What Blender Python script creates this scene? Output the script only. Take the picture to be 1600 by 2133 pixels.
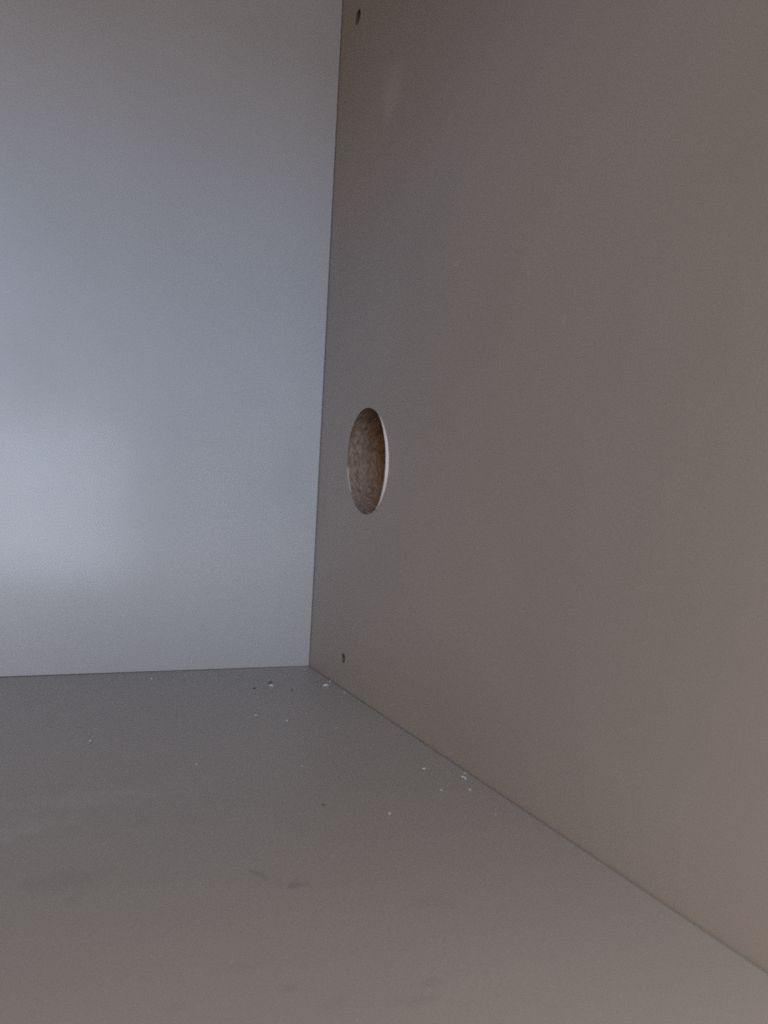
import bpy, bmesh, math, random
from mathutils import Matrix, Vector, noise

sc = bpy.context.scene
for o in list(bpy.data.objects):
    bpy.data.objects.remove(o, do_unlink=True)
C = sc.collection

# ------------------------------------------------------------------ camera
# the inner rear corner of the cabinet is the origin: x right, y to the back, z up
cd = bpy.data.cameras.new("camera")
cam = bpy.data.objects.new("camera", cd)
C.objects.link(cam)
right = Vector((0.915154, -0.399874, 0.050927))
up = Vector((-0.044225, 0.025977, 0.998684))
back = Vector((-0.400671, -0.916202, 0.006089))
loc = Vector((-0.172616, -0.509926, 0.112602))
m3 = Matrix((right, up, back)).transposed()
cam.matrix_world = Matrix.Translation(loc) @ m3.to_4x4()
cd.sensor_fit = 'VERTICAL'
cd.sensor_height = 36.0
cd.sensor_width = 27.0
cd.lens = 36.0 * 1611.0 / 2133.0
cd.clip_start = 0.01
cd.clip_end = 100
cd.dof.use_dof = True
cd.dof.focus_distance = 0.44
cd.dof.aperture_fstop = 16.0
sc.camera = cam

# ------------------------------------------------------------------ light
w = bpy.data.worlds.new("World")
sc.world = w
w.use_nodes = True
bg = w.node_tree.nodes["Background"]
bg.inputs["Color"].default_value = (1.0, 0.87, 0.80, 1)   # dim, warm daylight bounced about the room
bg.inputs["Strength"].default_value = 0.01


def area(name, loc, target, sx, sy, power, col):
    l = bpy.data.lights.new(name, 'AREA')
    l.shape = 'RECTANGLE'
    l.size, l.size_y, l.energy, l.color = sx, sy, power, col
    o = bpy.data.objects.new(name, l)
    o.location = loc
    o.rotation_euler = (Vector(target) - Vector(loc)).to_track_quat('-Z', 'Y').to_euler()
    C.objects.link(o)
    return o


# the window across the room behind the photographer, and an added blue fill lamp above it
area("window_light", (-0.63, -3.0, 0.02), (-0.63, 0.0, 0.02), 1.52, 0.74, 36.5, (0.715, 0.82, 1.0))
area("blue_fill", (-1.00, -2.8, 1.25), (-0.20, 0.0, 0.1), 0.9, 0.9, 40.0, (0.25, 0.57, 1.0))
# added warm fill lamps: one over the open front, two dimmer ones further back
area("warm_fill_top", (-0.90, -0.95, 1.50), (0.0, -0.35, 0.0), 0.4, 0.4, 21.5, (1.0, 0.855, 0.725))
area("warm_fill_mid", (-0.85, -1.60, 1.30), (-0.2, -0.3, 0.1), 0.6, 0.7, 10.5, (1.0, 0.75, 0.42))
area("warm_fill_low", (-0.95, -1.40, 0.38), (0.0, -0.25, 0.05), 0.6, 0.7, 6.0, (1.0, 0.53, 0.08))

sc.view_settings.view_transform = 'Standard'
sc.view_settings.look = 'None'
sc.view_settings.exposure = 0.0
sc.view_settings.gamma = 1.0
sc.view_settings.use_curve_mapping = False
sc.cycles.use_denoising = False        # the little sampling noise left stands for the sensor grain
sc.cycles.filter_width = 1.9
sc.cycles.max_bounces = 12
sc.cycles.diffuse_bounces = 8


# ------------------------------------------------------------------ materials
class NT:
    def __init__(self, name):
        self.m = bpy.data.materials.new(name)
        self.m.use_nodes = True
        self.t = self.m.node_tree
        self.b = self.t.nodes["Principled BSDF"]
        tc = self.t.nodes.new("ShaderNodeTexCoord")
        self.co = tc.outputs["Object"]

    def n(self, kind, **kw):
        nd = self.t.nodes.new(kind)
        for k, v in kw.items():
            setattr(nd, k, v)
        return nd

    def put(self, sock, v):
        if isinstance(v, bpy.types.NodeSocket):
            self.t.links.new(v, sock)
        else:
            sock.default_value = v

    def math(self, op, a, b=0.0, clamp=False):
        nd = self.n("ShaderNodeMath", operation=op, use_clamp=clamp)
        self.put(nd.inputs[0], a)
        self.put(nd.inputs[1], b)
        return nd.outputs[0]

    def noise(self, scale, detail=3.0, rough=0.5, co=None, stretch=None):
        src = co or self.co
        if stretch:
            mp = self.n("ShaderNodeMapping")
            self.put(mp.inputs["Vector"], src)
            mp.inputs["Scale"].default_value = stretch
            src = mp.outputs[0]
        nd = self.n("ShaderNodeTexNoise")
        self.put(nd.inputs["Vector"], src)
        nd.inputs["Scale"].default_value = scale
        nd.inputs["Detail"].default_value = detail
        nd.inputs["Roughness"].default_value = rough
        return nd.outputs[0]

    def ramp(self, fac, a, b):
        nd = self.n("ShaderNodeMapRange", interpolation_type='SMOOTHSTEP')
        self.put(nd.inputs[0], fac)
        nd.inputs[1].default_value = a
        nd.inputs[2].default_value = b
        return nd.outputs[0]

    def mix(self, fac, a, b, blend='MIX'):
        nd = self.n("ShaderNodeMix", data_type='RGBA', blend_type=blend)
        self.put(nd.inputs[0], fac)
        self.put(nd.inputs[6], a)
        self.put(nd.inputs[7], b)
        return nd.outputs[2]

    def spot(self, centre, size, angle=0.0, plane='z', wob=0.35, freq=260.0):
        """soft blot with a ragged outline on a plane; 1 inside, 0 outside"""
        mp = self.n("ShaderNodeMapping", vector_type='TEXTURE')
        nv = self.n("ShaderNodeTexNoise")
        self.put(nv.inputs["Vector"], self.co)
        nv.inputs["Scale"].default_value = freq
        nv.inputs["Detail"].default_value = 3
        self.put(mp.inputs["Vector"], self.co)
        mp.inputs["Location"].default_value = centre
        if plane == 'z':
            mp.inputs["Rotation"].default_value = (0, 0, angle)
            mp.inputs["Scale"].default_value = (size[0], size[1], 1.0)
        else:
            mp.inputs["Rotation"].default_value = (angle, 0, 0)
            mp.inputs["Scale"].default_value = (1.0, size[0], size[1])
        ln = self.n("ShaderNodeVectorMath", operation='LENGTH')
        self.put(ln.inputs[0], mp.outputs[0])
        d = self.math('ADD', ln.outputs["Value"], self.math('MULTIPLY', self.math('SUBTRACT', nv.outputs[0], 0.5), wob * 4))
        return self.ramp(d, 1.0, 0.25)


def board(name, col, rough, spec, marks=(), plane='z', coat=0.0, coat_rough=0.15, bump=0.06, metal=0.0):
    g = NT(name)
    grain = g.noise(1150, 3, 0.7)
    cloud = g.noise(9, 4, 0.55)
    c = g.mix(g.ramp(grain, 0.30, 0.70), tuple(x * 0.91 for x in col) + (1,), tuple(x * 1.09 for x in col) + (1,))
    c = g.mix(g.ramp(cloud, 0.3, 0.75), c, tuple(x * 0.95 for x in col) + (1,))
    ro = g.math('ADD', rough - 0.05, g.math('MULTIPLY', g.noise(24, 4, 0.6), 0.10))
    for (ctr, size, ang, dark, strength, wob, freq) in marks:
        s = g.math('MULTIPLY', g.spot(ctr, size, ang, plane, wob, freq), strength)
        c = g.mix(s, c, dark + (1,))
        ro = g.math('ADD', ro, g.math('MULTIPLY', s, 0.06))
    g.put(g.b.inputs["Base Color"], c)
    g.put(g.b.inputs["Roughness"], ro)
    g.b.inputs["Specular IOR Level"].default_value = spec
    g.b.inputs["Coat Weight"].default_value = coat
    g.b.inputs["Coat Roughness"].default_value = coat_rough
    g.b.inputs["Coat IOR"].default_value = 1.5
    g.b.inputs["Metallic"].default_value = metal
    bp = g.n("ShaderNodeBump")
    bp.inputs["Strength"].default_value = bump
    bp.inputs["Distance"].default_value = 0.0004
    g.put(bp.inputs["Height"], g.noise(1500, 3, 0.6))
    g.put(g.b.inputs["Normal"], bp.outputs[0])
    return g.m


GREY = (0.302, 0.282, 0.274)
DK = (0.10, 0.092, 0.088)
LT = (0.46, 0.45, 0.44)
floor_marks = [
    ((-0.1000, -0.2933, 0), (0.0040, 0.0038), 0.6, DK, 0.30, 0.85, 420),
    ((-0.1082, -0.2848, 0), (0.0060, 0.0026), -0.9, DK, 0.25, 0.85, 420),
    ((-0.1050, -0.2905, 0), (0.0030, 0.0024), 0.2, DK, 0.12, 0.85, 500),
    ((-0.1634, -0.2707, 0), (0.0160, 0.0100), 0.1, DK, 0.13, 0.34, 150),
    ((-0.1605, -0.2819, 0), (0.0036, 0.0022), 0.2, DK, 0.12, 0.8, 420),
    ((-0.0831, -0.3482, 0), (0.0042, 0.0024), 0.3, DK, 0.13, 0.8, 420),
    ((-0.0896, -0.3535, 0), (0.0070, 0.0026), -0.2, DK, 0.11, 0.85, 420),
    ((-0.1158, -0.3399, 0), (0.0022, 0.0018), 0.0, DK, 0.12, 0.8, 420),
    ((-0.1076, -0.3482, 0), (0.0060, 0.0018), 0.1, DK, 0.09, 0.8, 420),
    ((-0.1415, -0.3377, 0), (0.0030, 0.0020), 0.3, DK, 0.10, 0.8, 420),
    ((-0.0650, -0.3150, 0), (0.0110, 0.0060), -0.5, DK, 0.08, 0.5, 300),
    ((-0.1235, -0.3274, 0), (0.0040, 0.0040), 0.0, DK, 0.07, 0.8, 420),
    ((-0.1560, -0.2090, 0), (0.0300, 0.0110), -0.10, LT, 0.16, 0.6, 130),
    ((-0.1390, -0.2060, 0), (0.0150, 0.0032), -0.35, LT, 0.10, 0.6, 180),
    ((-0.1770, -0.2310, 0), (0.0260, 0.0100), 0.2, LT, 0.14, 0.6, 130),
    ((-0.1550, -0.2480, 0), (0.0300, 0.0120), 0.0, LT, 0.06, 0.6, 90),
]
side_marks = [
    ((0, -0.0960, 0.3540), (0.0210, 0.0230), -0.3, LT, 0.26, 0.20, 45),
    ((0, -0.1862, 0.2290), (0.0040, 0.0022), 0.2, LT, 0.22, 0.35, 500),
    ((0, -0.2468, 0.2090), (0.0024, 0.0016), 0.0, LT, 0.20, 0.35, 500),
    ((0, -0.2723, 0.1855), (0.0014, 0.0026), 0.3, LT, 0.24, 0.35, 500),
    ((0, -0.2100, 0.2430), (0.0018, 0.0012), 0.0, LT, 0.14, 0.35, 500),
    ((0, -0.2650, 0.1250), (0.0040, 0.0030), 0.0, DK, 0.06, 0.4, 400),
]
M_SIDE = board("grey_melamine_side", GREY, 0.48, 0.42, side_marks, 'x')
M_FLOOR = board("grey_melamine_floor", GREY, 0.42, 0.50, floor_marks, 'z')
M_BACK = board("smooth_grey_hardboard", (0.300, 0.291, 0.292), 0.53, 0.8, coat=0.32, coat_rough=0.168, bump=0.02, metal=0.08)


def chipboard():
    g = NT("raw_chipboard")
    v = g.n("ShaderNodeTexVoronoi")
    mp = g.n("ShaderNodeMapping")
    g.put(mp.inputs["Vector"], g.co)
    mp.inputs["Scale"].default_value = (1.0, 0.55, 0.40)
    g.put(v.inputs["Vector"], mp.outputs[0])
    v.inputs["Scale"].default_value = 1000
    a = g.noise(380, 5, 0.65, stretch=(1, 0.6, 0.5))
    sep = g.n("ShaderNodeSeparateColor")
    g.put(sep.inputs[0], v.outputs["Color"])
    c = g.mix(g.ramp(sep.outputs[0], 0.1, 0.9), (0.165, 0.116, 0.088, 1), (0.232, 0.168, 0.127, 1))
    c = g.mix(g.math("MULTIPLY", g.ramp(a, 0.52, 0.70), 0.7), c, (0.075, 0.055, 0.045, 1))
    g.put(g.b.inputs["Base Color"], c)
    g.b.inputs["Roughness"].default_value = 0.85
    g.b.inputs["Specular IOR Level"].default_value = 0.15
    bp = g.n("ShaderNodeBump")
    bp.inputs["Strength"].default_value = 0.45
    bp.inputs["Distance"].default_value = 0.001
    g.put(bp.inputs["Height"], g.noise(700, 4, 0.7))
    g.put(g.b.inputs["Normal"], bp.outputs[0])
    return g.m


def plain(name, c1, c2, rough, scale=900):
    g = NT(name)
    g.put(g.b.inputs["Base Color"], g.mix(g.ramp(g.noise(scale, 3), 0.3, 0.7), c1 + (1,), c2 + (1,)))
    g.b.inputs["Roughness"].default_value = rough
    return g.m


M_CHIP = chipboard()
M_RIM = plain("exposed_white_edge", (0.44, 0.42, 0.405), (0.50, 0.48, 0.465), 0.65)
M_PALE = plain("pale_chip", (0.43, 0.41, 0.39), (0.58, 0.56, 0.54), 0.7)
M_DUST = plain("pale_sawdust", (0.38, 0.36, 0.34), (0.46, 0.44, 0.42), 0.8)
M_DARK = plain("dark_chip_and_bore_shade", (0.06, 0.048, 0.04), (0.11, 0.085, 0.07), 0.8)


# ------------------------------------------------------------------ mesh helpers
def obj(name, verts, faces, mat, parent=None, smooth=False):
    me = bpy.data.meshes.new(name)
    me.from_pydata(verts, [], faces)
    me.validate()
    bm = bmesh.new()
    bm.from_mesh(me)
    bmesh.ops.recalc_face_normals(bm, faces=bm.faces)
    bm.to_mesh(me)
    bm.free()
    me.materials.append(mat)
    if smooth:
        for p in me.polygons:
            p.use_smooth = True
    o = bpy.data.objects.new(name, me)
    C.objects.link(o)
    if parent:
        o.parent = parent
    return o


def prism(profile, a, b, axis):
    """extrude a closed 2-D profile along an axis"""
    def at(p, t):
        return {'x': (t, p[0], p[1]), 'y': (p[0], t, p[1]), 'z': (p[0], p[1], t)}[axis]
    n = len(profile)
    v = [at(p, a) for p in profile] + [at(p, b) for p in profile]
    f = [list(range(n)), list(range(2 * n - 1, n - 1, -1))]
    f += [[i, (i + 1) % n, n + (i + 1) % n, n + i] for i in range(n)]
    return v, f


def join(*parts):
    V, F = [], []
    for v, f in parts:
        k = len(V)
        V += v
        F += [[i + k for i in q] for q in f]
    return V, F


# ------------------------------------------------------------------ the cabinet
DEPTH, HEIGHT, WIDTH = 0.56, 0.50, 0.80
T = 0.036
cab = bpy.data.objects.new("cabinet", None)
C.objects.link(cab)
cab["label"] = "inside corner of an empty grey cabinet with a round cable hole"
cab["category"] = "cabinet"

# bottom board: its top edge stops a millimetre short of the side board, leaving the dark joint
prof = [(-WIDTH, 0), (-0.00125, 0), (-0.0010, -0.00025), (-0.0010, -0.012), (0.001, -0.012), (0.001, -0.018), (-WIDTH, -0.018)]
o = obj("bottom_panel", *prism(prof, -DEPTH, 0.0045, 'y'), M_FLOOR, cab)
for v in o.data.vertices:            # the joint closes up towards the front
    if -0.002 < v.co.x < -0.0005 and v.co.y < -0.1:
        v.co.x += 0.00055
o["label"] = "grey bottom board with crumbs and faint smudges"

# back board: thin sheet, slightly out of square at the foot, let into the boards round it
sheet = [(-WIDTH, 0.0013), (-0.00055, 0.0002), (-0.00055, HEIGHT), (-WIDTH, HEIGHT)]
o = obj("back_panel", *join(prism(sheet, 0.0, 0.0022, 'y'),
                            prism([(-WIDTH, -0.006), (0.001, -0.006), (0.001, HEIGHT), (-WIDTH, HEIGHT)], 0.0020, 0.0040, 'y')),
        M_BACK, cab)
o["label"] = "smooth grey back board with a bluish window sheen"

obj("top_panel", *prism([(-WIDTH, HEIGHT), (0.0, HEIGHT), (0.0, HEIGHT + 0.018), (-WIDTH, HEIGHT + 0.018)], -DEPTH, 0.005, 'y'), M_SIDE, cab)
obj("side_panel", *prism([(-WIDTH - 0.018, -0.018), (-WIDTH, -0.018), (-WIDTH, HEIGHT + 0.018), (-WIDTH - 0.018, HEIGHT + 0.018)], -DEPTH, 0.005, 'y'), M_SIDE, cab)

# right side board: inner face x = 0 pierced by the cable hole and two drill holes
HOLE = (-0.0853, 0.1395, 0.0317)
SKEW = 0.122                        # the hole was cut by hand: a little out of round
DRILLS = [(-0.0641, 0.0181, 0.0030), (-0.0318, 0.4316, 0.0046)]
y0, y1, z0, z1 = -DEPTH, 0.006, -0.018, HEIGHT + 0.018
V, F = [], []


def quad(a, b, c, d):
    k = len(V)
    V.extend([(0, a, c), (0, b, c), (0, b, d), (0, a, d)])
    F.append([k, k + 1, k + 2, k + 3])


def pierced(cy, cz, r, h, n, k0=0.0):
    """square patch of half-width h round a circular hole"""
    k = len(V)
    for i in range(n):
        t = 2 * math.pi * i / n
        c, s = math.cos(t), math.sin(t)
        q = h / max(abs(c), abs(s))
        V.append((0, cy + r * c + k0 * r * s, cz + r * s))
        V.append((0, cy + q * c, cz + q * s))
    for i in range(n):
        j = (i + 1) % n
        F.append([k + 2 * i, k + 2 * i + 1, k + 2 * j + 1, k + 2 * j])


zc = z0
for cy, cz, r, n in sorted([HOLE + (128,)] + [d + (24,) for d in DRILLS], key=lambda a: a[1]):
    h = 0.048 if r > 0.02 else 0.012
    quad(y0, y1, zc, cz - h)
    quad(y0, cy - h, cz - h, cz + h)
    pierced(cy, cz, r, h, n, SKEW if r > 0.02 else 0.0)
    if y1 - (cy + h) > 1e-4:
        quad(cy + h, y1, cz - h, cz + h)
    zc = cz + h
quad(y0, y1, zc, z1)
# the edges of the board
k = len(V)
V += [(0, y0, z0), (0, y1, z0), (0, y1, z1), (0, y0, z1), (T, y0, z0), (T, y1, z0), (T, y1, z1), (T, y0, z1)]
F += [[k, k + 1, k + 5, k + 4], [k + 1, k + 2, k + 6, k + 5], [k + 2, k + 3, k + 7, k + 6], [k + 3, k, k + 4, k + 7]]
side = obj("side_panel", V, F, M_SIDE, cab)
side["label"] = "grey right-hand side board pierced by a round cable hole"
# orient the face normals into the cabinet
obj("light_blocker", *prism([(T, z0), (T + 0.016, z0), (T + 0.016, z1), (T, z1)], y0 + 0.001, y1 - 0.001, 'y'), M_SIDE, cab)  # unseen board added to stop light entering the hole from behind


# raised, chipped lip of the hole on the side nearest the front, and two small chips opposite
cy, cz, r = HOLE


def ring(t, rr):
    return cy + rr * math.cos(t) + SKEW * rr * math.sin(t), cz + rr * math.sin(t)


def lip_mesh(t0, t1, height, n, seed):
    V, F = [], []
    for i in range(n + 1):
        u = i / n
        t = t0 + (t1 - t0) * u
        wob = 0.5 + 0.5 * noise.noise(Vector((u * 9, seed, 3.1)))
        h = height * max(0.02, math.sin(math.pi * u)) ** 0.8 * (0.82 + 0.3 * wob)
        wd = 0.0001 + 0.55 * h
        for rr, x in ((r + wd, 0.0003), (r + wd * 0.95, -0.15 * h), (r + wd * 0.45, -0.85 * h), (r + wd * 0.1, -h), (r - 0.00012, -0.8 * h), (r - 0.00015, 0.0007)):
            y, z = ring(t, rr)
            V.append((x, y, z))
    for i in range(n):
        for q in range(5):
            F.append([i * 6 + q, i * 6 + q + 1, i * 6 + q + 7, i * 6 + q + 6])
    return V, F


rim = obj("hole_rim", *lip_mesh(math.pi - 0.95, math.pi + 1.10, 0.00165, 96, 1.7), M_RIM, side, smooth=True)
rim["label"] = "chipped white rim on the front side of the cable hole"
obj("rim_chip", *lip_mesh(-0.62, -0.10, 0.00020, 30, 5.2), M_SIDE, side, smooth=True)
n = 192

# torn chipboard inside the hole
V, F = [], []
m = 30
for i in range(n):
    t = 2 * math.pi * i / n
    for q in range(m + 1):
        x = T * q / m
        p = Vector((x * 260, math.cos(t) * r * 150, math.sin(t) * r * 150))
        d = 0.0 if q == 0 else 0.0008 * max(0, noise.fractal(p, 0.8, 2.0, 4) + 0.15) + 0.0014 * max(0, noise.noise(p * 0.55 + Vector((7, 1, 4))) - 0.25)
        y, z = ring(t, r + d)
        V.append((x, y, z))
for i in range(n):
    j = (i + 1) % n
    for q in range(m):
        a = i * (m + 1) + q
        b = j * (m + 1) + q
        F.append([a, a + 1, b + 1, b])
hw = obj("hole_wall", V, F, M_CHIP, side)
hw["label"] = "brown raw chipboard inside the cable hole"

# the two drilled holes: blind bores
for cy, cz, r in DRILLS:
    V, F = [], []
    n = 24
    for x, rr in ((0.0, r), (0.0006, r * 0.96), (0.011, r * 0.94), (0.0135, 0.0004)):
        for i in range(n):
            t = 2 * math.pi * i / n
            V.append((x, cy + rr * math.cos(t), cz + rr * math.sin(t)))
    for k in range(3):
        for i in range(n):
            j = (i + 1) % n
            F.append([k * n + i, k * n + j, (k + 1) * n + j, (k + 1) * n + i])
    F.append([3 * n + i for i in range(n)])
    dh = obj("drill_hole", V, F, M_DARK, side)  # bore walls coloured dark to deepen the shade inside
    dh["label"] = "small drilled hole low near the rear corner" if cz < 0.1 else "small drilled hole high near the rear edge"


# ------------------------------------------------------------------ crumbs on the bottom board
def crumb(name, x, y, size, mat, label, cat, group, seed, flat=0.6, aspect=1.4, ang=0.0):
    rnd = random.Random(seed)
    bm = bmesh.new()
    bmesh.ops.create_icosphere(bm, subdivisions=2, radius=0.5)
    off = Vector((rnd.uniform(-50, 50), rnd.uniform(-50, 50), rnd.uniform(-50, 50)))
    for v in bm.verts:
        k = 1 + 0.75 * noise.noise(v.co * 2.6 + off) + 0.3 * noise.noise(v.co * 6 + off)
        v.co = Vector((v.co.x * aspect * k, v.co.y * k, v.co.z * flat * k)) * size
    lo = min(v.co.z for v in bm.verts)
    for v in bm.verts:
        v.co.z -= lo
    me = bpy.data.meshes.new(name)
    bm.to_mesh(me)
    bm.free()
    me.materials.append(mat)
    o = bpy.data.objects.new(name, me)
    o.location = (x, y, 0.00003)
    o.rotation_euler = (0, 0, ang)
    C.objects.link(o)
    o["label"], o["category"], o["group"] = label, cat, group
    return o


PG, DG = "pale chips on the cabinet bottom", "dark specks on the cabinet bottom"
pale = [
    (-0.0095, -0.0597, 0.0023, "largest white chip lying just in front of the inner corner"),
    (-0.0026, -0.0490, 0.0013, "faint pale chip against the joint, right behind the largest white chip"),
    (-0.0420, -0.0533, 0.0018, "pale chip left of the corner, touching a dark speck behind it"),
    (-0.0671, -0.1152, 0.0013, "left of two pale crumbs in front of the dark specks near the corner"),
    (-0.0541, -0.1283, 0.0010, "right of two pale crumbs in front of the dark specks near the corner"),
    (-0.0339, -0.1463, 0.0008, "tiny pale crumb alone between the corner chips and the joint crumbs"),
    (-0.1495, -0.1399, 0.0013, "bright pale crumb alone on the far left of the bottom board"),
    (-0.1094, -0.1819, 0.0008, "faint crumb mid-floor, below and right of the lone left crumb"),
    (-0.1339, -0.1838, 0.0007, "faint crumb mid-floor, nearly straight below the lone left crumb"),
    (-0.0672, -0.1957, 0.0007, "tiny pale crumb in the middle of the bottom board, above a dark speck"),
    (-0.0179, -0.2133, 0.0014, "round white crumb, leftmost of the cluster beside the side joint"),
    (-0.0060, -0.2275, 0.0014, "elongated white crumb close to the side joint, top of its cluster"),
    (-0.0026, -0.2222, 0.0008, "faint crumb touching the side joint beside the elongated white crumb"),
    (-0.0223, -0.2376, 0.0010, "dull pale crumb below the round white crumb of the joint cluster"),
    (-0.0106, -0.2404, 0.0010, "small bright crumb, lowest right of the cluster beside the side joint"),
    (-0.0520, -0.2531, 0.0009, "dull pale crumb alone, nearest the front of all the crumbs"),
    (-0.0030, -0.0770, 0.0009, "pale flake against the joint, in front of the largest white chip"),
    (-0.1087, -0.0210, 0.0010, "faint pale fleck close under the back board, left of the corner"),
]
for i, (x, y, s, lab) in enumerate(pale):
    crumb("wood_crumb", x, y, s, M_DUST if s < 0.00085 else M_PALE, lab, "crumb", PG, 40 + i, ang=i * 1.3,
          aspect=2.0 if "elongated" in lab else 1.35)
dark = [
    (-0.0399, -0.0440, 0.0021, "biggest dark speck, directly behind a pale chip near the corner"),
    (-0.0531, -0.0560, 0.0016, "dark speck left of the others near the inner corner"),
    (-0.0325, -0.0651, 0.0013, "dark speck between the corner and the pale chip with a dark mate"),
    (-0.0726, -0.2381, 0.0009, "lone dark speck in the middle of the bottom board"),
]
for i, (x, y, s, lab) in enumerate(dark):
    crumb("dark_speck", x, y, s, M_DARK, lab, "speck", DG, 90 + i, flat=0.35, ang=i * 0.9)

# fine dust scattered over the board
rnd = random.Random(11)
V, F = [], []
for i in range(260):
    if i % 3 == 0:
        y = -rnd.uniform(0.005, 0.40)
        x = -0.002 - abs(rnd.gauss(0, 0.02))
    else:
        x, y = -rnd.uniform(0.002, 0.30), -rnd.uniform(0.004, 0.41)
    s = 0.00010 + 0.00018 * rnd.random() ** 3
    a = rnd.uniform(0, 6.3)
    k = len(V)
    for q in range(4):
        t = a + q * math.pi / 2
        V.append((x + s * math.cos(t) * rnd.uniform(0.7, 1.5), y + s * math.sin(t), 0.00004))
    V.append((x, y, 0.00004 + s * 0.8))
    F += [[k, k + 1, k + 4], [k + 1, k + 2, k + 4], [k + 2, k + 3, k + 4], [k + 3, k, k + 4]]
d = obj("sawdust", V, F, M_DUST)
d["kind"] = "stuff"
d["label"] = "fine pale sawdust scattered over the grey bottom board"
d["category"] = "sawdust"
